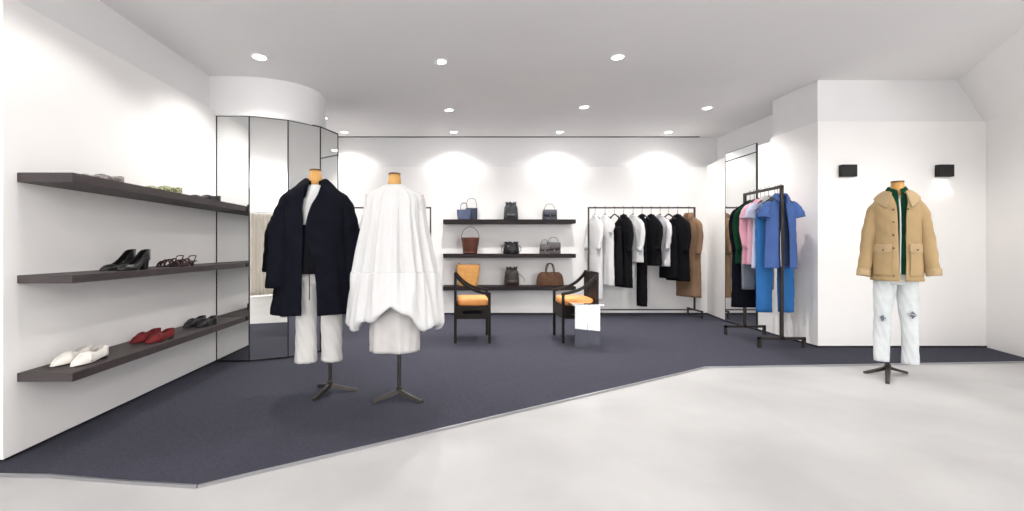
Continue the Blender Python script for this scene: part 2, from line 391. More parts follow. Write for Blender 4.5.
# ------------------------------------------------------------------ dress forms
def dress_form(label, x, y, angles, bx, top, shoulder, lens=(.2, .2, .2), hipz=.8, cut=.5, trz=0, tsx=1, by=0):
    t = thing('dress_form', label, 'mannequin', (x, y, 0 if y < 4.0 and x > 2 else .012), 0, 'mannequins')
    MB().lathe([(.0135, .055), (.0135, cut)], 16).lathe([(.02, .05), (.021, .085), (.0135, .09)], 16).build('pole', M['metal'], t, autosmooth=40)
    for a, L in zip(angles, lens):
        d = Vector((math.cos(math.radians(a)), math.sin(math.radians(a)), 0)); n_ = Vector((-d.y, d.x, 0))
        lg = MB(); rows = []
        for u in [i / 8 for i in range(9)]:
            c_ = d * (L * u); wdt = lerp(.019, .013, u); zt = lerp(.075, .018, u ** .8); zb = lerp(.05, 0, u ** .7)
            rows.append([c_ - n_ * wdt + Vector((0, 0, zb)), c_ + n_ * wdt + Vector((0, 0, zb)), c_ + n_ * wdt * .7 + Vector((0, 0, zt)), c_ - n_ * wdt * .7 + Vector((0, 0, zt))])
        lg.grid(rows, True, True, True).build('leg', M['metal'], t, autosmooth=40)
    dx = bx
    # torso (inside the clothes)
    k = [(hipz, 0, 0, .12 * tsx, .075, 0), (hipz + .15, 0, 0, .125 * tsx, .08, 0), (shoulder - .42, 0, 0, .11 * tsx, .075, 0), (shoulder - .22, 0, 0, .125 * tsx, .075, 0), (shoulder - .06, 0, 0, .125 * tsx, .055, 0), (shoulder - .01, 0, 0, .07 * tsx, .045, 0), (shoulder + .02, 0, 0, .04, .04, 0)]
    loft(k, 30, 32, wrinkle=0, cap0=True, cap1=True).build('torso', M['torso'], t, loc=(dx, by, 0), rz=trz)
    MB().lathe([(.052, shoulder - .01), (.047, shoulder + .03), (.041, top - .012)], 24, dx, by - .005).build('neck', M['neck'], t)
    MB().lathe([(.043, top - .012), (.044, top - .004), (.040, top)], 24, dx, by - .005).build('neck_cap', M['necktop'], t)
    if abs(bx) > .01: MB().tube([(0, 0, cut - .01), (bx * .5, by * .5, cut + .12), (bx, by, hipz + .05)], .0135).build('pole_bracket', M['metal'], t)
    return t

def trousers(label, x, y, rz, m, hipz, crotch, hem, half, legw, gap, dl=0, group=None, ry=.10, hipr=None, legshape=None, rip=None, name='trousers'):
    t = thing(name, label, 'trousers', (x, y, 0), rz, group)
    hipr = hipr or half
    loft([(hipz, 0, 0, hipr * .85, ry * .9, .01), (lerp(hipz, crotch, .5), 0, 0, hipr, ry, .02), (crotch - .02, 0, 0, hipr * .98, ry * .9, .03)], 10, 48, seed=2, wrinkle=.002).build('waist', m, t, solid=.004)
    for s_ in (-1, 1):
        cx = s_ * (gap + legw)
        ks = [(crotch + .06, s_ * hipr * .52, 0, hipr * .47, ry * .9, .02), (lerp(crotch, hem, .2), s_ * hipr * .53, 0, hipr * .46, ry * .85, .03),
              (lerp(crotch, hem, .5), lerp(s_ * hipr * .53, cx, .7), 0, lerp(hipr * .45, legw, .7), ry * .7, .04), (lerp(crotch, hem, .9), cx, 0, legw, legw * .95, .04), (hem, cx, 0, legw * 1.02, legw, .03)]
        lg = loft(ks, 44, 40, seed=3 + s_, nf=3, power=2.2, wrinkle=.005).build('trouser_leg', m, t, solid=.004)
    return t

def child(t, stem):
    c = [o_ for o_ in bpy.data.objects if o_.parent == t and o_.name.split('.')[0] == stem]
    return c[-1]
def button(t, x, y, z, m, r=.008):
    b = MB(); rows = [[(x + rr * math.cos(2 * PI * j / 14), y + yy, z + rr * math.sin(2 * PI * j / 14)) for j in range(14)] for rr, yy in ((r, .004), (r, -.002), (r * .6, -.005))]
    b.grid(rows, True, True, True).build('button', m, t)

def patch(keys, x0, x1, z0, z1, off, seed, nf, power, nx=14, nz=10, th=.006, zf=None, ctr=0, fl=1.0):
    """a panel laid on the front of a loft"""
    K = sorted(keys); rows = []
    for i in range(nz + 1):
        row = []
        for j in range(nx + 1):
            x = lerp(x0, x1, j / nx); z = lerp(z0, z1, i / nz) + (zf(j / nx) * (1 - i / nz) if zf else 0)
            v = interp(K, z); cx, cy, rx, ry, am = v[:5]
            q = max(-.98, min(.98, (x - cx) / rx)); ex = 2 / power
            c = math.copysign(abs(q) ** (1 / ex), q); a = -math.acos(max(-1, min(1, c)))
            sn = math.sqrt(max(0, 1 - c * c)); yy = cy - ry * sn ** ex * (1 + am * folds(a, z, seed, nf))
            row.append((x, yy - off, z))
        rows.append(row)
    return MB().grid(rows)

def collar(t, m, r, z, spread, drop, wing=.05, cx=0, cy=0, stand=.02, ryf=.8, out=.075):
    """shirt collar: a stand round the neck folded over and lying on the shoulders, open at the front"""
    mb = MB(); rows = []; n = 40; g = math.radians(spread)
    for k, (dr, dz) in enumerate(((.0, -.01), (.0, stand * .7), (.006, stand), (.02, stand * .8), (out * .6, -.2 * drop), (out, -drop))):
        row = []
        for j in range(n + 1):
            a = lerp(-PI / 2 + g, 1.5 * PI - g, j / n); e = 1 - min(j, n - j) / (n / 2); fr = e ** 5
            rr = r + dr; front = max(0, -math.sin(a))
            zz = z + dz - .030 * front * (1 + (k >= 4)) - fr * wing * (k - 3 if k > 3 else 0) * .45
            row.append((cx + rr * math.cos(a) * (1 + .25 * (k >= 4) * abs(math.cos(a))), cy + rr * math.sin(a) * ryf - .012 * front * (k >= 3), zz))
        rows.append(row)
    mb.grid(rows); return mb.build('collar', m, t, solid=.006, sub=1)

# 1. navy coat figure
X1, Y1 = -.957, 3.365; B1 = -.107
dress_form('mannequin with ochre neck on a tripod, wearing the dark navy coat', X1, Y1, (11, 131, 251), B1, 1.667, 1.56, cut=.62, trz=R(12))
cxw = X1 + B1
trousers('off-white cropped trousers on the mannequin in the navy coat', cxw + .025, Y1, R(14), M['offw'], 1.0, .84, .25, .165, .074, .018, ry=.08)
t = thing('t_shirt', 'plain white top showing in the open front of the navy coat', 'shirt', (cxw, Y1, 0), R(12))
kk = [(1.12, 0, 0, .145, .102, .02), (1.3, 0, 0, .150, .105, .01), (1.47, 0, 0, .155, .085, 0), (1.535, 0, 0, .09, .062, 0), (1.56, 0, 0, .056, .056, 0)]
loft(kk, 20, 48, wrinkle=.001).build('body', M['white'], t, solid=.003)
t = thing('black_top', 'black inner top with hanging drawstring under the navy coat', 'shirt', (cxw, Y1, 0), R(12))
loft([(.905, 0, 0, .185, .125, .03), (1.1, 0, 0, .175, .125, .02), (1.26, 0, 0, .160, .115, .01)], 14, 48, wrinkle=.003).build('body', M['blackc'], t, solid=.003)
MB().tube(catpath([(-.035, -.135, .96), (-.03, -.14, .85), (-.03, -.14, .72)], 8), .003).build('drawstring', M['blackc'], t)
CK = [(.61, .0, 0, .315, .165, .10, -.075, .02), (.80, .0, 0, .285, .16, .08, -.075, .015), (1.0, 0, 0, .255, .155, .05, -.070, -.005), (1.2, 0, 0, .235, .15, .03, -.066, -.052), (1.38, 0, 0, .225, .14, .015, -.070, -.02),
      (1.48, 0, 0, .205, .118, .01, -.060, .02), (1.535, 0, 0, .155, .090, 0, -.055, .035), (1.565, 0, 0, .105, .074, 0, -.05, .045), (1.58, 0, 0, .08, .068, 0, -.045, .045)]
t = thing('coat', 'long dark navy coat worn open over white top and trousers', 'coat', (cxw, Y1, 0), R(12))
loft(CK, 60, 110, seed=2.2, nf=7, power=2.2, open_front=True, wrinkle=.006).build('body', M['navy'], t, solid=.009)
sleeve_mb([(-.11, 0, 1.505, .045), (-.175, -.0, 1.43, .075), (-.225, -.01, 1.28, .085), (-.250, -.03, 1.06, .078), (-.265, -.05, .80, .074)], 34, .85, 1.2, .05).build('sleeve', M['navy'], t, solid=.007)
sleeve_mb([(.11, 0, 1.505, .045), (.175, -.0, 1.43, .075), (.225, -.01, 1.28, .085), (.262, -.03, 1.06, .082), (.278, -.05, .83, .078)], 34, .85, 2.7, .05).build('sleeve', M['navy'], t, solid=.007)
collar(t, M['navy'], .062, 1.585, 26, .045, stand=.03, ryf=.95, out=.062)
# 2. white dress
X2, Y2 = -.424, 3.236; B2 = -.032
dress_form('mannequin with ochre neck on a tripod, wearing the white dress', X2, Y2, (209, 331, 90), B2, 1.618, 1.52, cut=.75)
t = thing('dress', 'voluminous sleeveless white trapeze dress with gathered bubble hem', 'dress', (X2 + B2, Y2, 0))
DK = [(-.005, .0, 0, .058, .052, .0), (.02, 0, 0, .10, .062, .0), (.06, 0, 0, .175, .075, .035), (.11, 0, 0, .205, .09, .05), (.22, 0, 0, .212, .125, .06), (.45, 0, 0, .252, .165, .075), (.63, .005, 0, .283, .19, .08)]
n = 160
def dress_row(dep, cx, cy, rx, ry, am, zoff=0, k=0, hemf=None, extra=0):
    row = []
    for j in range(n):
        a = 2 * PI * j / n; c_, s_ = math.cos(a), math.sin(a)
        f = 1 + 1.7 * am * (.5 * math.cos(17 * a + 1.5 * dep) + .35 * math.cos(31 * a + 1 + dep) + .35 * math.cos(8 * a + 2)) * (1 if dep > .02 else .3) + extra * (.5 * math.cos(11 * a + 1) + .4 * math.cos(23 * a + 2.3) + .2 * math.cos(37 * a))
        z = 1.545 - dep
        row.append([cx + rx * math.copysign(abs(c_) ** .9, c_) * f, cy + ry * math.copysign(abs(s_) ** .9, s_) * f, z, a])
    return row
rows = []
for i in range(41):
    d = .63 * i / 40; rows.append([tuple(p[:3]) for p in dress_row(d, *interp(DK, d))])
t_top = MB().grid(rows, True); t_top.build('bodice', M['white'], t, solid=.004)
rows = []
def hem_drop(a):
    fr = max(0, -math.sin(a)) ; side = abs(math.cos(a))
    base = .425
    notch = .19 * math.exp(-(abs(math.cos(a)) / .40) ** 1.25) * (1 if math.sin(a) < 0 else .2)
    return base - notch + .022 * math.sin(7 * a + 1) + .010 * math.sin(12 * a)
for i in range(34):
    u = i / 33
    bul = u ** .85
    puff = 1 - .16 * max(0, (u - .84) / .16) ** 2
    row = []
    base = dress_row(.62, .005, 0, lerp(.285, .345, bul) * puff, lerp(.19, .265, bul) * puff, .08 * (1 - u), extra=.05 * sm(0, .5, u))
    for x, y, z, a in base:
        row.append((x, y, z - u * hem_drop(a) + (.035 * max(0, (u - .9) / .1) ** 2) + .01 * math.sin(23 * a + 5 * u) * math.sin(PI * u)))
    rows.append(row)
MB().grid(rows, True).build('bubble_skirt', M['white'], t, solid=.005)
loft([(.362, .0, 0, .178, .13, .11), (.60, 0, 0, .175, .12, .08), (.9, 0, 0, .15, .11, .01)], 24, 90, seed=.6, nf=6, wrinkle=.002).build('underskirt', M['white2'], t, solid=.003)
for s_ in (-1, 1):   # armhole edging
    MB().tube([(s_ * .19 + s_ * .012 * math.sin(q), .062 * math.cos(q), 1.39 + .085 * math.sin(q)) for q in [2 * PI * k / 24 for k in range(25)]], .006, 8).build('armhole_edge', M['white2'], t)
# 3. tan jacket figure
X3, Y3 = 3.725, 3.9; B3 = .03
dress_form('mannequin with ochre neck on a tripod, wearing the tan jacket', X3, Y3, (175, 5, 226), B3, 1.663, 1.55, lens=(.19, .18, .40), cut=.8, trz=R(-36), tsx=.76, by=-.05)
YG = Y3 - .05; jx = X3 + .05; A3 = R(-36)
tj = trousers('bleached wide-leg jeans with ripped knees under the tan jacket', jx - .03, YG, A3, M['jean'], 1.0, .80, .115, .140, .049, .040, ry=.07, name='jeans')
for sx, z, w_ in ((-.088, .49, .020), (.090, .535, .030)):
    rp = MB(); rows = []
    for i in range(5):
        rows.append([(sx + w_ * (j / 6 - .5) * 2 * (1 - abs(i - 2) / 3.2), -.066, z + (i - 2) * (.006 + .009 * (j / 6 if sx > 0 else 1 - j / 6)) + .010 * math.sin(j * 1.3 + i)) for j in range(7)])
    rp.grid(rows).build('knee_rip', M['greyt'], tj, solid=.012)
    if sx > 0: MB().tube([(sx - w_ * .8, -.074, z + .002), (sx, -.077, z + .004), (sx + w_ * .8, -.074, z - .002)], .0035, 6).build('frayed_thread', M['offw'], tj)
t = thing('zip_jacket', 'dark green zip jacket showing inside the open tan jacket', 'jacket', (jx - .022, YG, 0), A3); t.scale = (.76, .86, 1)
GK = [(.87, 0, 0, .165, .125, .02, .0, .01), (1.1, 0, 0, .165, .125, .02, .0, .01), (1.35, 0, 0, .17, .12, .01, .0, .012), (1.48, 0, 0, .165, .09, 0, .0, .014), (1.555, 0, 0, .09, .07, 0, .0, .02), (1.585, 0, 0, .07, .066, 0, -.005, .03)]
loft(GK, 30, 60, open_front=True).build('body', M['green'], t, solid=.004)
collar(t, M['green'], .057, 1.585, 18, .03, .02, stand=.035, ryf=.95, out=.035)
MB().tube(catpath([(.0, -.118, 1.50), (.006, -.137, 1.40), (.008, -.144, 1.2), (.006, -.140, 1.0), (.006, -.14, .88)], 20), .006, 8).build('zip', M['zip'], t)
JK = [(.815, 0, 0, .218, .155, .03, -.002, .036), (1.0, 0, 0, .205, .155, .025, -.004, .042), (1.2, 0, 0, .195, .15, .015, -.008, .040), (1.38, 0, 0, .205, .14, .01, -.012, .045),
      (1.47, 0, 0, .20, .115, 0, -.02, .06), (1.53, 0, 0, .15, .088, 0, -.04, .06), (1.56, 0, 0, .10, .075, 0, -.055, .06), (1.575, 0, 0, .085, .07, 0, -.055, .06)]
t = thing('jacket', 'tan canvas chore jacket with snap buttons and two flap pockets', 'jacket', (jx - .022, YG, 0), A3); t.scale = (.76, .86, 1)
loft(JK, 50, 100, seed=1.1, nf=5, power=2.3, open_front=True, wrinkle=.004).build('body', M['tan'], t, solid=.009)
tan_sleeves = {}
for s_, ez, sd in ((-1, .85, 1.2), (1, .865, 2.7)):
    tan_sleeves[s_] = sleeve_mb([(s_ * .10, 0, 1.485, .04), (s_ * .175, 0, 1.41, .066), (s_ * .215, -.005, 1.27, .068), (s_ * .252, -.02, 1.05, .062), (s_ * .285, -.04, ez, .056)], 34, .9, sd, .05).build('sleeve', M['tan'], t, solid=.007)
for s_, ex, ez in ((-1, .284, .86), (1, .284, .875)):
    sleeve_mb([(s_ * (ex - .004), -.036, ez + .045, .062), (s_ * ex, -.04, ez - .012, .062)], 4, .9, 1, .02).build('cuff', M['tan2'], tan_sleeves[s_], solid=.006)
collar(t, M['tan2'], .086, 1.568, 34, .05, .06, stand=.02, ryf=1.0, out=.07)
for z in (1.415, 1.31, 1.20, 1.09, .86): button(t, -.05, -(.148 if z < 1.3 else .140 if z < 1.4 else .128) - .012, z, M['snap'], .009)
button(t, .068, -.142, 1.415, M['snap'], .009)
for x0, x1 in ((-.205, -.068), (.082, .195)):
    patch(JK, x0, x1, .855, 1.06, .010, 1.1, 5, 2.3).build('pocket', M['tan'], t, solid=.006)
    pf = patch(JK, x0 - .004, x1 + .004, 1.06, 1.125, .016, 1.1, 5, 2.3, zf=lambda u: -.012 * math.sin(PI * u)).build('pocket_flap', M['tan2'], t, solid=.006)
    button(pf, (x0 + x1) / 2 + .0, -.158 - .01, 1.075, M['snap'], .007)

# ------------------------------------------------------------------ racks
def rail(mb, a, b, w=.014):
    x0, x1 = sorted((a[0], b[0])); y0, y1 = sorted((a[1], b[1])); z0, z1 = sorted((a[2], b[2]))
    mb.box(x0 - w, x1 + w, y0 - w, y1 + w, z0 - w, z1 + w)
def wide_rack(label, x0, x1, y):
    t = thing('clothes_rack', label, 'clothes rack', (x0, y, .012)); W = x1 - x0; w = .011
    for x in (0, W):
        mb = MB(); rail(mb, (x, 0, .11), (x, 0, 1.70), w); mb.build('post', M['rackm'], t, smooth=False)
        mb = MB(); rail(mb, (x, -.22, .11), (x, .2, .11), w); rail(mb, (x, -.22, w), (x, -.22, .11), w); rail(mb, (x, .2, w), (x, .2, .11), w); mb.build('foot', M['rackm'], t, smooth=False)
    mb = MB(); rail(mb, (0, 0, 1.70), (W, 0, 1.70), w); mb.build('top_bar', M['rackm'], t, smooth=False)
    mb = MB(); rail(mb, (0, 0, .11), (W, 0, .11), w * .8); mb.build('bottom_bar', M['rackm'], t, smooth=False)
YR = 7.02; SB = F / YR
def BX(px, y=YR): return (px - CX) * y / F
wide_rack('dark metal frame clothes rack with black, white and brown clothes beside the bag shelves', BX(588.5), BX(694.5), YR)
wide_rack('dark metal frame clothes rack half hidden behind the white dress', BX(324), BX(430.5), YR)
t = thing('clothes_rack', 'dark metal clothes rack with blue, pink and green clothes before the side wall', 'clothes rack', (3.53, 4.86, .012))
ang = 0; RL = .74
for y, x in ((0, -.035), (RL, .04)):
    mb = MB(); rail(mb, (x, y, .10), (x, y, 1.74)); mb.build('post', M['rackm'], t, smooth=False)
    mb = MB(); rail(mb, (x - .24, y, .10), (x + .24, y, .10)); rail(mb, (x - .24, y, .014), (x - .24, y, .1)); rail(mb, (x + .24, y, .014), (x + .24, y, .1)); mb.build('foot', M['rackm'], t, smooth=False)
MB().prism([(-.049, -.014), (-.021, -.014), (.054, RL + .014), (.026, RL + .014)], 1.726, 1.754).build('top_bar', M['rackm'], t, smooth=False)

def hanger(x, y, zb, rz, label, group, m='black', tri=False):
    t = thing('clothes_hanger', label, 'hanger', (x, y, zb), rz, group)
    hook = [(0, .016 * math.cos(q), .0 + .016 * math.sin(q)) for q in [math.radians(d) for d in range(200, -31, -15)]]
    hook = [(0, p[1], p[2] + .004) for p in hook]; hook.append((0, 0.0, -.045)); hook.append((0, 0, -.105))
    MB().tube(hook, .003, 6).build('hook', M['hookm'], t)
    MB().tube(catpath([(-.135, 0, -.185), (-.075, 0, -.145), (0, 0, -.102), (.075, 0, -.145), (.135, 0, -.185)], 16), [.007] * 3 + [.009] * 11 + [.007] * 3, 8, 1.3).build('shoulder_bar', M[m], t)
    if tri: MB().tube([(-.13, 0, -.183), (.13, 0, -.183)], .004, 6).build('trouser_bar', M[m], t)
    return t

def hung(name, label, cat, x, y, zb, rz, m, bottom, W=.42, D=.05, slv=None, group=None, flare=1.05, drop=.105, coll=None, seed=1., open_=False, straps=False, amp=.12, legs=False, cuffm=None):
    """garment on a hanger: shoulder line along local x, root at the top rail"""
    t = thing(name, label, cat, (x, y, 0), rz, group); z0 = zb - drop; L = z0 - bottom
    if legs:
        zt = zb - drop - .03; zt = legs
        for s_ in (-1, 1):
            c_ = s_ * W * .28
            loft([(bottom, c_ * 1.05, 0, W * .18 * flare, D * 1.2, .1), (lerp(bottom, zt, .6), c_, 0, W * .21, D, .06), (zt, c_ * .9, 0, W * .25, D * .75, .02)], 24, 32, seed=seed + s_, nf=3).build('trouser_leg', m, t, solid=.004)
        MB().box(-W * .44, W * .44, -D * .7, D * .7, zt - .01, zt + .035, .008).build('waistband', m, t)
        return t
    h = W / 2
    if straps:
        zs = z0 - .19
        ks = [(bottom, 0, 0, h * flare, D * 1.4, amp), (lerp(bottom, zs, .6), 0, 0, h * .95, D * 1.1, amp * .7), (zs - .06, 0, 0, h * .85, D * .8, .03), (zs, 0, 0, h * .8, D * .6, .01)]
        loft(ks, 28, 56, seed=seed, nf=5).build('body', m, t, solid=.004)
        for s_ in (-1, 1):
            MB().tube([(s_ * h * .62, -D * .4, zs - .01), (s_ * h * .55, 0, z0 - .025), (s_ * h * .62, D * .4, zs - .01)], .007, 8).build('strap', m, t)
        return t
    g = .05 if open_ else 0
    D *= .8; ks = [(bottom, 0, 0, h * flare, D * 1.5, amp, -g, g), (lerp(bottom, z0, .35), 0, 0, h * 1.0, D * 1.3, amp * .8, -g, g), (lerp(bottom, z0, .7), 0, 0, h * .98, D * 1.1, amp * .5, -g * .7, g * .7),
          (z0 - .15, 0, 0, h * .93, D * .95, .03, -g * .5, g * .5), (z0 - .09, 0, 0, h * .78, D * .75, .01, -g * .4, g * .4), (z0 - .045, 0, 0, h * .48, D * .62, 0, -g * .4, g * .4), (z0 - .005, 0, 0, .05, .035, 0, -.02, .02)]
    loft(ks, 40, 64, seed=seed, nf=5, open_front=open_).build('body', m, t, solid=.005)
    if slv:
        for s_ in (-1, 1):
            if slv < .3: pts = [(s_ * h * .7, 0, z0 - .085, .035), (s_ * (h + .012), 0, z0 - .15, .052), (s_ * (h + .03), -.01, z0 - slv, .06)]
            else: pts = [(s_ * h * .66, 0, z0 - .095, .022), (s_ * (h - .01), -.01, z0 - .18, .042), (s_ * (h + .012), -.02, z0 - slv * .6, .042), (s_ * (h + .0), -.05, z0 - slv, .038)]
            sv = sleeve_mb(pts, 18, .75, seed + s_).build('sleeve', m, t, solid=.005)
            if cuffm:
                e = pts[-1]; sleeve_mb([(e[0], e[1], e[2] + .05, e[3] + .004), (e[0], e[1], e[2] - .005, e[3] + .004)], 3, .75, 1, .01).build('cuff', cuffm, sv, solid=.004)
    if coll: collar(t, coll, .045, z0 + .01, 20, .025, .03, stand=.018, ryf=.8, out=.028)
    return t
def zof(py, y=YR): return H - (py - CY) * y / F

# back rack, left to right
GB = 'clothes on the rack by the back wall'; GH = 'hangers on the back wall rack'

BR = [ # px, name, label, category, mat, bottom py, width, sleeve, rz, kwargs
    (595, 'coat', 'long white coat, leftmost on the back wall rack', 'coat', 'white', 299, .40, .55, -66, dict(D=.05)),
    (605, 'shirt_dress', 'knee-length white shirt dress, second from left on the back wall rack', 'dress', 'white', 285, .42, .30, -60, dict(D=.05, seed=2)),
    (614.5, 'dress', 'black strap dress beside the white shirt dress on the back rack', 'dress', 'blackc', 285, .36, None, -58, dict(straps=True, seed=3)),
    (623.5, 'coat', 'black coat between the black strap dress and white blouse', 'coat', 'blackc', 287, .40, .58, -62, dict(seed=4, D=.045)),
    (633, 'blouse', 'white blouse with full sleeves, middle of the back wall rack', 'shirt', 'white', 262, .44, .56, -57, dict(seed=5, D=.05, cuffm=True)),
    (642, 'jumpsuit', 'narrow black full-length garment hanging lowest on the back rack', 'trousers', 'blackc', 306, .20, None, -50, dict(seed=6, D=.035, flare=.95)),
    (651, 'blazer', 'short black blazer right of the middle of the back rack', 'jacket', 'blackc', 265.5, .42, .54, -58, dict(seed=7, D=.05)),
    (660, 'shirt', 'light grey shirt between two black garments on the back rack', 'shirt', 'grey_l', 266, .42, .55, -60, dict(seed=8, D=.04)),
    (668.5, 'dress', 'black sleeveless dress on a hanger with visible triangle', 'dress', 'blackc', 278, .36, None, -56, dict(straps=True, seed=9)),
    (677.5, 'coat', 'black coat left of the brown coat on the back rack', 'coat', 'blackc', 280.5, .44, .58, -56, dict(seed=10, D=.05)),
    (688.5, 'coat', 'long brown coat, rightmost on the back wall rack', 'coat', 'brownc', 296.5, .44, .62, -52, dict(seed=11, D=.06, coll=M['brownc']))]
for px, nm, lab, cat, mm, bot, W, slv, rz, kw in BR:
    kw = dict(kw); cuff = kw.pop('cuffm', None)
    x = BX(px); rz -= 8; W *= .86
    hanger(x, YR, 1.712, R(rz), 'thin hanger holding the ' + lab[0].lower() + lab[1:].split(',')[0].split(' on the')[0] + (', rack end' if 'most' in lab else ''), GH, tri='triangle' in lab)
    hung(nm, lab, cat, x, YR, 1.712, R(rz), M[mm], zof(bot), W, slv=slv, group=GB, cuffm=M['grey_l'] if cuff else None, **kw)
# rack behind the dress
for px, rz, lab in ((364.5, -60, 'white shirt hanging on the rack between navy coat and white dress'), (352, -58, 'pale grey shirt on the rack, mostly behind the navy coat')):
    hanger(BX(px), YR, 1.712, R(rz), 'thin hanger of the ' + lab.split(' on the')[0].split(' hanging')[0] + ' behind the mannequins', 'hangers behind the mannequins')
    hung('shirt', lab, 'shirt', BX(px), YR, 1.712, R(rz), M['white' if px > 360 else 'grey_l'], .95, .40, slv=.5, group='clothes on the rack behind the mannequins', seed=px)

# right rack, near to far
def RX(u): return 3.53 - .035 + .075 * u / RL
GR = 'clothes on the rack by the side wall'
RR = [
    (.06, 'shirt', 'cornflower blue short-sleeved shirt, frontmost on the side wall rack', 'shirt', 'blue', .87, .32, .24, 0, dict(seed=1, D=.05, open_=True, coll=M['blue'])),
    (.115, 'shirt', 'dark slate blue shirt showing in the opening of the blue shirt', 'shirt', 'slate', .90, .28, .24, 3, dict(seed=2, D=.03)),
    (.17, 'trousers', 'bright blue wide trousers hanging below the cornflower blue shirt', 'trousers', 'blue2', .375, .42, None, 0, dict(seed=3, D=.04, legs=1.46)),
    (.24, 'shirt', 'pale blue shirt between the blue and pink shirts', 'shirt', 'lilac', .86, .36, .24, 0, dict(seed=4, D=.03, coll=M['white'])),
    (.31, 'shirt', 'pale pink short-sleeved shirt in front of the pink long-sleeved one', 'shirt', 'pink2', .90, .40, .24, 0, dict(seed=5, D=.03)),
    (.40, 'shirt', 'pink long-sleeved shirt, left of the pale pink one', 'shirt', 'pink', .90, .40, .56, 0, dict(seed=6, D=.035)),
    (.46, 'trousers', 'grey trousers hanging below the pink long-sleeved shirt', 'trousers', 'greyt', .60, .38, None, 0, dict(seed=7, D=.03, legs=1.4)),
    (.53, 'sweater', 'dark green long-sleeved sweater between pink shirt and navy coat', 'sweater', 'dgreen', .90, .42, .60, 0, dict(seed=8, D=.035)),
    (.62, 'coat', 'long dark navy coat, rearmost on the side wall rack', 'coat', 'navy', .37, .42, .62, 0, dict(seed=9, D=.045))]
for u, nm, lab, cat, mm, bot, W, slv, rz, kw in RR:
    x, y = RX(u) + (.03 if u < .2 else 0), 4.86 + u
    hanger(x, y, 1.766, R(rz), 'thin hanger on the side wall rack holding the ' + lab.split(',')[0].split(' hanging')[0].split(' showing')[0].split(' between')[0].split(' in front')[0], 'hangers on the side wall rack', tri='trousers' in nm)
    g_ = hung(nm, lab, cat, x, y, 1.766, R(rz), M[mm], bot, W, slv=slv, group=GR, **kw)
    if u == .06:
        MB().tube(catpath([(-.028, -.035, 1.60), (-.04, -.05, 1.4), (-.055, -.07, 1.1), (-.055, -.078, .89)], 12), .004, 6).build('pale_placket', M['lilac'], g_)

# ------------------------------------------------------------------ chairs
def chair(label, x, y, rz):
    """faces local +x; x from back(0) to front(.4), y width"""
    t = thing('armchair', label, 'chair', (x, y, .012), rz, 'dark wood chairs with orange seats')
    W = .235; Dp = .385; q = .015
    for s_ in (-1, 1):
        MB().box(-q, q, s_ * W - q, s_ * W + q, 0, .80, .003).build('back_leg', M['chair'], t, smooth=False)
        MB().box(Dp - q, Dp + q, s_ * W - q, s_ * W + q, 0, .555, .003).build('front_leg', M['chair'], t, smooth=False)
        mb = MB(); path = catpath([(.0, s_ * W, .775), (.05, s_ * W, .715), (.13, s_ * W, .645), (.24, s_ * W, .59), (Dp + .015, s_ * W, .553)], 20); rows = []
        for i, p in enumerate(path):
            a = Vector(path[max(i - 1, 0)]); b = Vector(path[min(i + 1, 20)]); tt = (b - a).normalized(); nn = Vector((-tt.z, 0, tt.x))
            if nn.z < 0: nn = -nn
            P = Vector(p); rows.append([P + nn * .015 + Vector((0, .02, 0)), P + nn * .015 - Vector((0, .02, 0)), P - nn * .015 - Vector((0, .02, 0)), P - nn * .015 + Vector((0, .02, 0))])
        mb.grid(rows, True, True, True).build('armrest', M['chair'], t, autosmooth=40)
        # side apron with an oval slot
        ap_ = MB(); ya, yb = s_ * W - .009, s_ * W + .009; n2 = 32
        outer = []; inner = []
        for j in range(n2):
            th = 2 * PI * j / n2; c_, s2 = math.cos(th), math.sin(th); m_ = max(abs(c_), abs(s2))
            outer.append((Dp / 2 + (Dp / 2 - .01) * c_ / m_, .345 + .07 * s2 / m_))
            inner.append((Dp / 2 + .115 * math.copysign(abs(c_) ** .6, c_), .345 + .028 * math.copysign(abs(s2) ** .8, s2)))
        rws = [[(p[0], ya, p[1]) for p in outer], [(p[0], ya, p[1]) for p in inner], [(p[0], yb, p[1]) for p in inner], [(p[0], yb, p[1]) for p in outer]]
        rws.append(rws[0]); ap_.grid(rws, True).build('side_apron', M['chair'], t, smooth=False)
    MB().box(Dp - .012, Dp + .008, -W + q, W - q, .275, .415, .002).build('front_apron', M['chair'], t, smooth=False)
    MB().box(-.008, .012, -W + q, W - q, .275, .415, .002).build('rear_apron', M['chair'], t, smooth=False)
    MB().box(0, Dp, -W + .01, W - .01, .405, .42).build('seat_board', M['chair'], t, smooth=False)
    for y0, y1 in ((-W + .02, -.075), (-.065, .065), (.075, W - .02)):
        MB().box(-.009, .009, y0, y1, .42, .80, .002).build('back_slat', M['chair'], t, smooth=False)
    MB().box(-.012, .012, -W, W, .785, .805, .003).build('top_rail', M['chair'], t, smooth=False)
    rows = []
    for i_, (zz, ins) in enumerate(((.42, .012), (.43, .0), (.475, .0), (.492, .008), (.502, .03), (.507, .09))):
        row = []
        for j_ in range(48):
            th = 2 * PI * j_ / 48; c_, s2 = math.cos(th), math.sin(th); row.append((.2 + (.182 - ins) * math.copysign(abs(c_) ** .25, c_), (W - .024 - ins) * math.copysign(abs(s2) ** .25, s2), zz))
        rows.append(row)
    MB().grid(rows, True, True, True).build('seat_cushion', M['orange'], t)
    return t
chair('dark wood armchair with orange seat, left one, its back toward the white dress', -.03, 5.32, 0)
chair('dark wood armchair with orange seat, right one, behind the mirrored side table', 1.575, 5.33, PI)
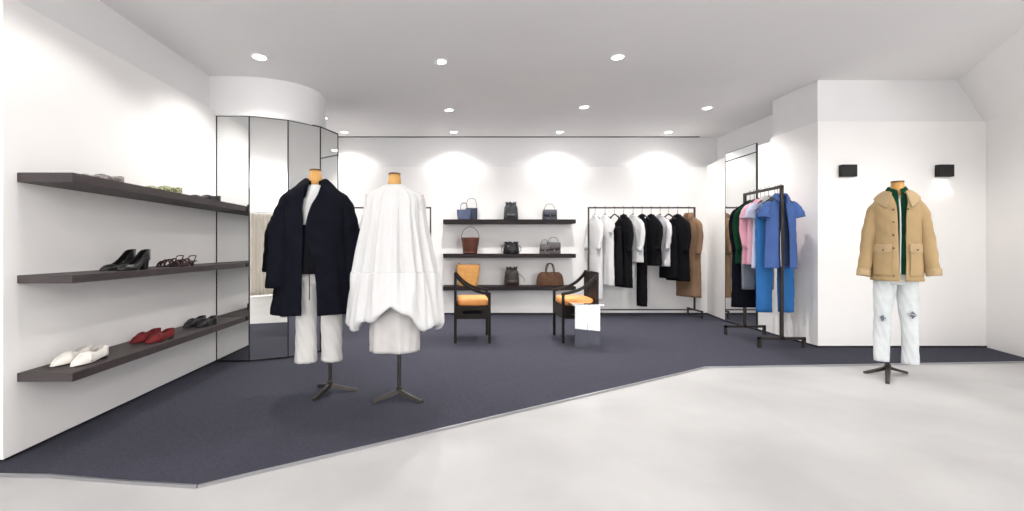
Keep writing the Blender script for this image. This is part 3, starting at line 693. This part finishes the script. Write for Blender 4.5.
# side table
t = thing('side_table', 'small polished steel side table in front of the right chair', 'table', (1.392, 4.96, .012))
a = R(0)
MB().box(-.135, -.002, -.124, -.116, 0, .46).box(.002, .135, -.124, -.116, 0, .46).build('base_plate', M['steel'], t, smooth=False)
MB().box(-.004, .004, -.116, .15, 0, .46).build('cross_plate', M['steel'], t, smooth=False)
MB().box(-.165, .165, -.165, .165, .46, .472, .002).build('table_top', M['steel'], t, smooth=False)

# ------------------------------------------------------------------ bags
def arc_handle(t, x0, x1, z, hgt, m, y=0, r=.004, square=.6, name='handle'):
    pts = [((x0 + x1) / 2 - (x1 - x0) / 2 * math.copysign(abs(math.cos(q)) ** square, math.cos(q)), y, z + hgt * math.sin(q) ** .9) for q in [PI * k / 24 for k in range(25)]]
    MB().tube(pts, r, 8).build(name, m, t)
def tote(label, x0, x1, h, m, hm, z, y, dp=.1, flare=1.12, hh=.1, hw=.6, both=True, name='tote_bag', slump=0, r=.004):
    w = (x1 - x0) / 2; t = thing(name, label, 'handbag', ((x0 + x1) / 2, y, z), 0, 'handbags on the back wall shelves')
    ks = [(0, 0, 0, w / flare, dp * .55, 0), (.01, 0, 0, w / flare, dp * .58, 0), (h * .5, 0, 0, w * (1 + 1 / flare) / 2 * (1 + slump), dp * .55, slump * .3), (h, 0, 0, w, dp * .45, slump * .5)]
    loft(ks, 20, 48, power=5, wrinkle=.002 + slump * .03, cap0=True, nf=3).build('body', m, t, solid=.004)
    for s_ in ((-1, 1) if both else (1,)):
        if hh: arc_handle(t, -w * hw, w * hw, h - .01, hh, hm, y=s_ * dp * .4 if both else 0, r=r)
    return t
def bucket(label, x0, x1, h, m, hm, z, y, hh, taper=.75, strap=True):
    w = (x1 - x0) / 2; t = thing('bucket_bag', label, 'handbag', ((x0 + x1) / 2, y, z), 0, 'handbags on the back wall shelves')
    MB().lathe([(w * taper * .96, .0), (w * taper, .012), (w * (1 + taper) / 2, h / 2), (w, h - .008), (w * 1.01, h)], 40, cap=False).lathe([(0, .002), (w * taper * .95, .002)], 40, cap=False).build('body', m, t, solid=.005)
    MB().lathe([(w * taper * .99 + .003, .004), (w * taper + .006, .03)], 40, cap=False).build('base_band', m, t, solid=.004)
    arc_handle(t, -w * .99, w * .99, h - .02, hh, hm, r=.0045, square=1)
    return t
def drawstring(label, x0, x1, h, m, z, y, squat=False, strap=None):
    w = (x1 - x0) / 2; t = thing('drawstring_backpack', label, 'handbag', ((x0 + x1) / 2, y, z), 0, 'handbags on the back wall shelves')
    rows = []
    prof = [(.0, .94), (.06, 1.0), (.3, .98), (.55, .93), (.72, .84), (.84, .68 if not squat else .76), (.9, .64 if not squat else .72), (1.0, .72 if not squat else .86)]
    for i in range(33):
        u = i / 32; r = interp(prof, u)[0]; am = .0 if u < .55 else .11 * sm(.55, .85, u)
        rows.append([(w * r * math.copysign(abs(math.cos(a_)) ** .75, math.cos(a_)) * (1 + am * math.cos(11 * a_)), w * .72 * r * math.sin(a_) * (1 + am * math.cos(11 * a_)), h * u + (.012 * math.cos(11 * a_) * sm(.9, 1, u))) for a_ in [2 * PI * j / 88 for j in range(88)]])
    MB().grid(rows, True, True, False).build('body', m, t, solid=.004)
    zc = h * .87; rc = w * (.66 if not squat else .75)
    dc = MB().tube([(rc * math.cos(q), rc * .72 * math.sin(q), zc) for q in [2 * PI * k / 32 for k in range(33)]], .005, 8).build('drawcord', m, t)
    MB().lathe([(.012, zc - .03), (.014, zc - .005)], 12, 0, -rc * .74 - .006).build('cord_toggle', m, dc)
    if strap == 'loops':
        for s_ in (-1, 1): MB().tube(catpath([(s_ * w * .6, .02, h * .8), (s_ * w * 1.15, .02, h * .62), (s_ * w * 1.22, .01, h * .3), (s_ * w * 1.0, .0, .03)], 14), .004, 8).build('strap', m, t)
    if strap == 'right':
        MB().tube(catpath([(w * .6, .03, h * .72), (w * 1.15, .03, h * .60), (w * 1.65, .02, h * .4), (w * 1.7, .02, h * .2)], 14), .006, 8, .6).build('strap', m, t)
    MB().box(-w * .6, w * .6, -w * .74, -w * .70, .02, h * .34, .004).build('front_pocket', m, t)
    return t
def flap_bag(label, x0, x1, h, m, z, y, hh, dp=.09):
    w = (x1 - x0) / 2; t = thing('flap_bag', label, 'handbag', ((x0 + x1) / 2, y, z), 0, 'handbags on the back wall shelves')
    loft([(0, 0, 0, w, dp * .5, 0), (.012, 0, 0, w * 1.01, dp * .52, 0), (h * .6, 0, 0, w * .98, dp * .48, 0), (h * .94, 0, 0, w * .93, dp * .38, 0), (h, 0, 0, w * .88, dp * .3, 0)], 16, 40, power=6, wrinkle=0, cap0=True, cap1=True).build('body', m, t, autosmooth=50)
    rows = []
    for i, (yy, zz) in enumerate(((.02, h + .004), (-dp * .34, h + .003), (-dp * .46, h * .92), (-dp * .54, h * .6), (-dp * .56, h * .36))):
        k = .95 if i < 4 else .8
        rows.append([(w * k * u, yy, zz - (.012 * (1 - u * u) if i == 4 else 0)) for u in [lerp(-1, 1, j / 12) for j in range(13)]])
    fl = MB().grid(rows).build('flap', m, t, solid=.005)
    MB().box(-.008, .008, -dp * .56 - .012, -dp * .56 - .002, h * .24, h * .40, .002).build('clasp', M['silver'], fl)
    arc_handle(t, -w * .72, w * .72, h - .005, hh, M['handle'], r=.0042, square=.8)
    for s_ in (-1, 1): MB().lathe([(.008, h - .004), (.007, h + .012)], 12, s_ * w * .72).build('handle_ring', M['silver'], t)
    return t
YB = 7.12; Z1, Z2, Z3 = 1.531, .994, .487
def bx(p): return BX(p, 7.08)
tote('small blue leather tote, left end of the top bag shelf', bx(457), bx(471), .155, M['lblue'], M['lblue'], Z1, 7.07, dp=.09, hh=.115, hw=.5)
tote('dark blue tote with tall thin handle behind the small blue tote', bx(466), bx(477.5), .19, M['lblue2'], M['handle'], Z1, 7.19, dp=.10, hh=.165, hw=.95, both=False, flare=1.02)
drawstring('charcoal drawstring backpack in the middle of the top bag shelf', bx(504), bx(518.3), .27, M['lgrey'], Z1, YB)
flap_bag('slate flap bag with silver clasp, right on the top bag shelf', bx(543), bx(557.3), .155, M['lslate'], Z1, YB, .10)
bucket('chestnut brown bucket bag with tall loop handle, left on middle shelf', bx(461.3), bx(479.3), .255, M['lbrown'], M['handle'], Z2, YB, .19)
drawstring('squat black drawstring bag in the middle of the middle shelf', bx(503.5), bx(519.5), .18, M['lblack'], Z2, YB, True, 'loops')
flap_bag('smaller taupe flap bag at the left of two on the middle shelf', bx(539.5), bx(549.5), .14, M['ltaupe'], Z2, 7.07, .085, .07)
flap_bag('larger taupe flap bag at the right of two on the middle shelf', bx(547.8), bx(561.6), .175, M['ltaupe'], Z2, 7.17, .09, .09)
tb = tote('soft honey tan leather tote, left on the bottom bag shelf', bx(456.5), bx(479.7), .335, M['ltan'], M['ltan'], Z3, YB, dp=.13, hh=0, flare=1.28, slump=.04)
MB().tube(catpath([(-.14, -.05, .31), (-.155, -.055, .36), (-.12, -.05, .345), (-.06, -.055, .30)], 12), .007, 8, .5).build('strap', M['ltan'], tb)
MB().tube([(-.178, 0, .325), (0, -.055, .325), (.178, 0, .325)], .005, 6).build('top_edge', M['ltan'], tb)
drawstring('espresso drawstring backpack with strap out to the right, bottom shelf', bx(504.5), bx(519.5), .29, M['lespr'], Z3, YB, strap='right')
t = thing('bowling_bag', 'wide brown suede bowling bag with arched handles, bottom bag shelf', 'handbag', ((bx(537) + bx(564)) / 2, YB, Z3), 0, 'handbags on the back wall shelves')
w_ = (bx(564) - bx(537)) / 2
loft([(0, 0, 0, w_, .075, 0), (.015, 0, 0, w_ * 1.0, .08, 0), (.09, 0, 0, w_ * .98, .075, .01), (.15, 0, 0, w_ * .92, .06, .01), (.19, 0, 0, w_ * .84, .04, 0), (.212, 0, 0, w_ * .70, .015, 0)], 24, 56, power=3.6, wrinkle=.001, cap0=True, cap1=True).build('body', M['lsuede'], t)
for s_ in (-1, 1): arc_handle(t, -.065, .065, .17, .185, M['lsuede'], y=s_ * .045, r=.007, square=.75)
MB().tube([(-w_ * .68, 0, .214), (w_ * .68, 0, .214)], .004, 6).build('zip', M['snap'], t)

# ------------------------------------------------------------------ shoes (toe towards the camera)
def shoe(label, name, x, y, z, m, sm_, L=.25, W=.082, group='', kind='loafer', rz=0, hm=None):
    t = thing(name, label, 'shoe', (x, y, z), rz, group)
    if 'top' in label: t.scale = (1, 1, .72)
    heel = {'pump': .062, 'kitten': .035}.get(kind, .012)
    def zb(u): return heel * sm(.38, .92, u) + .004
    def hw(u): return W / 2 * (interp([(0, .30), (.05, .52), (.15, .78), (.32, 1.0), (.5, .86), (.7, .68), (.88, .70), (.97, .52), (1, .35)], u)[0])
    top = {'loafer': [(0, .012), (.1, .032), (.3, .05), (.42, .058), (.6, .045), (.85, .052), (1, .054)],
           'pump': [(0, .010), (.1, .025), (.25, .034), (.35, .032), (.6, .04), (.85, .058), (1, .066)],
           'kitten': [(0, .01), (.1, .02), (1, .03)]}.get(kind)
    n = 36
    if kind in ('loafer', 'pump'):
        o0 = .40 if kind == 'loafer' else .24
        rows = []
        for i in range(n + 1):
            u = i / n; w1 = hw(u); h = interp(top, u)[0]; b = zb(u); y_ = u * L - L / 2
            opening = sm(o0, o0 + .13, u)
            full = PI / 2
            amax = lerp(full, math.radians(50 if kind == 'loafer' else 42), opening)
            kk_ = 12; row = []
            for j in range(-kk_, kk_ + 1):
                # from left bottom over to right bottom, split in the middle
                q = (1 - abs(j) / kk_) * amax if True else 0
                sx = math.copysign(1, j) if j else 0
                cx_ = math.cos(q) ** .75 * w1; row.append((sx * cx_ if j else (0 if opening == 0 else None), y_, b + h * math.sin(q) ** .8 / (math.sin(amax) ** .8)))
            rows.append((row, opening, amax, w1, h, b, y_))
        mb = MB()
        for side in (-1, 1):
            rr = []
            for row, op, amax, w1, h, b, y_ in rows:
                r_ = []
                for j in range(13):
                    q = j / 12 * amax
                    r_.append((side * max(0, math.cos(q)) ** .75 * w1, y_, b + h * (math.sin(q) / math.sin(amax)) ** .8))
                rr.append(r_)
            mb.grid(rr)
        # back of the heel counter and toe closed
        row, op, amax, w1, h, b, y_ = rows[-1]
        arcp = []
        for j in range(7):
            zz = b + h * j / 6
            arcp.append([(w1 * math.cos(a_), y_ + .012 * math.sin(a_), zz) for a_ in [PI * k / 8 for k in range(9)]])
        mb.grid(arcp)
        row, op, amax, w1, h, b, y_ = rows[0]
        mb.grid([[(w1 * math.cos(a_) * (1 - .3 * j), y_ - .010 * math.sin(a_) * (1 - .4 * j), b + h * j) for a_ in [PI * k / 8 for k in range(9)]] for j in (0, .5, 1)])
        mb.build('upper', m, t, solid=.003)
        if kind == 'loafer':
            rr = []
            for i in range(6):
                u = .30 + .12 * i / 5; w1 = hw(u); h = interp(top, u)[0]; b = zb(u)
                rr.append([(math.cos(q) ** .75 * w1 * 1.03 * s2, u * L - L / 2, b + h * math.sin(q) ** .8 + .003) for s2, q in [(-1, R(d)) for d in range(5, 90, 12)] + [(1, R(d)) for d in range(89, 4, -12)]])
            MB().grid(rr).build('vamp_strap', m, t, solid=.003)
        rr = []
        for i in range(n + 1):
            u = .05 + .93 * i / n; rr.append([(-hw(u) * .9, u * L - L / 2, zb(u) + .006), (hw(u) * .9, u * L - L / 2, zb(u) + .006)])
        MB().grid(rr).build('insole', M['sole'] if kind == 'pump' else sm_, t, solid=.002)
    rr = []
    for i in range(n + 1):
        u = i / n; w1 = hw(u) + .002; b = zb(u); y_ = u * L - L / 2
        rr.append([(-w1, y_, b - .004), (w1, y_, b - .004), (w1, y_, b + .002), (-w1, y_, b + .002)])
    MB().grid(rr, True, True, True).build('sole', sm_, t, autosmooth=40)
    hz = zb(.93); r1 = .03 if kind != 'kitten' else .018; r0 = {'pump': .022, 'kitten': .008}.get(kind, .03)
    MB().lathe([(r0, 0), (lerp(r0, r1, .4), hz * .5), (r1, hz)], 20, 0, L * .36).build('heel', m if kind != 'loafer' else M['sole'], t, autosmooth=50)
    if kind == 'kitten':
        for u0, dz in ((.12, .035), (.28, .045), (.42, .048), (.6, .04)):
            w1 = hw(u0); b = zb(u0); y_ = u0 * L - L / 2
            MB().tube([(w1 * math.cos(q), y_ + .012 * math.sin(q), b + dz * math.sin(q)) for q in [PI * k / 12 for k in range(13)]], .0055, 8, 1.6, up=(0, 1, 0)).build('strap', m, t)
        MB().tube(catpath([(-.026, L * .3, zb(.8)), (-.026, L * .38, zb(.9) + .035), (0, L * .5, zb(1) + .04), (.026, L * .38, zb(.9) + .035), (.026, L * .3, zb(.8))], 16), .004, 8).build('ankle_strap', m, t)
    return t
LZ, MZ, TZ = .446, .954, 1.488
def pair(nm, col, Y, z, m, s_, kind, g, rz=0, L=.25, x0=-2.20, dx=.105, dY=.0):
    shoe(f'{col}, wallmost of the pair', nm, x0, Y + dY, z, m, s_, L=L, group=g, kind=kind, rz=R(rz))
    shoe(f'{col}, outer of the pair', nm, x0 + dx, Y, z, m, s_, L=L, group=g, kind=kind, rz=R(rz + 2))
pair('loafer', 'white leather loafer at the front of the bottom shelf', 2.56, LZ, M['swhite'], M['sole'], 'loafer', 'white loafers', rz=-3, L=.225)
pair('loafer', 'dark red velvet loafer midway along the bottom shoe shelf', 3.14, LZ, M['sred'], M['sole'], 'loafer', 'red loafers', rz=-10, L=.22, x0=-2.18, dx=.10)
pair('loafer', 'black loafer at the mirror end of the bottom shoe shelf', 3.74, LZ, M['sblack'], M['sole'], 'loafer', 'black loafers', rz=-12, L=.21, x0=-2.19, dx=.10)
pair('pump', 'black block-heeled pump on the middle shoe shelf', 2.86, MZ, M['sblack'], M['sole'], 'pump', 'black pumps', rz=-3, x0=-2.16, dx=.10)
pair('sandal', 'dark strappy low-heeled sandal on the middle shoe shelf', 3.40, MZ, M['scherry'], M['sole'], 'kitten', 'strappy sandals', rz=-8, x0=-2.17, dx=.10)
pair('loafer', 'grey snakeskin shoe at the front of the top shelf', 2.70, TZ, M['ssnake'], M['sole'], 'loafer', 'snakeskin shoes', rz=-12, x0=-2.22, dx=.10, L=.22)
pair('loafer', 'olive printed shoe in the middle of the top shoe shelf', 3.22, TZ, M['solive'], M['solel'], 'loafer', 'olive shoes', rz=-12, x0=-2.18, dx=.10, L=.23)
pair('loafer', 'black shoe at the mirror end of the top shoe shelf', 3.76, TZ, M['sblack'], M['sole'], 'loafer', 'black shoes on top shelf', rz=-12, x0=-2.18, dx=.10, L=.24)
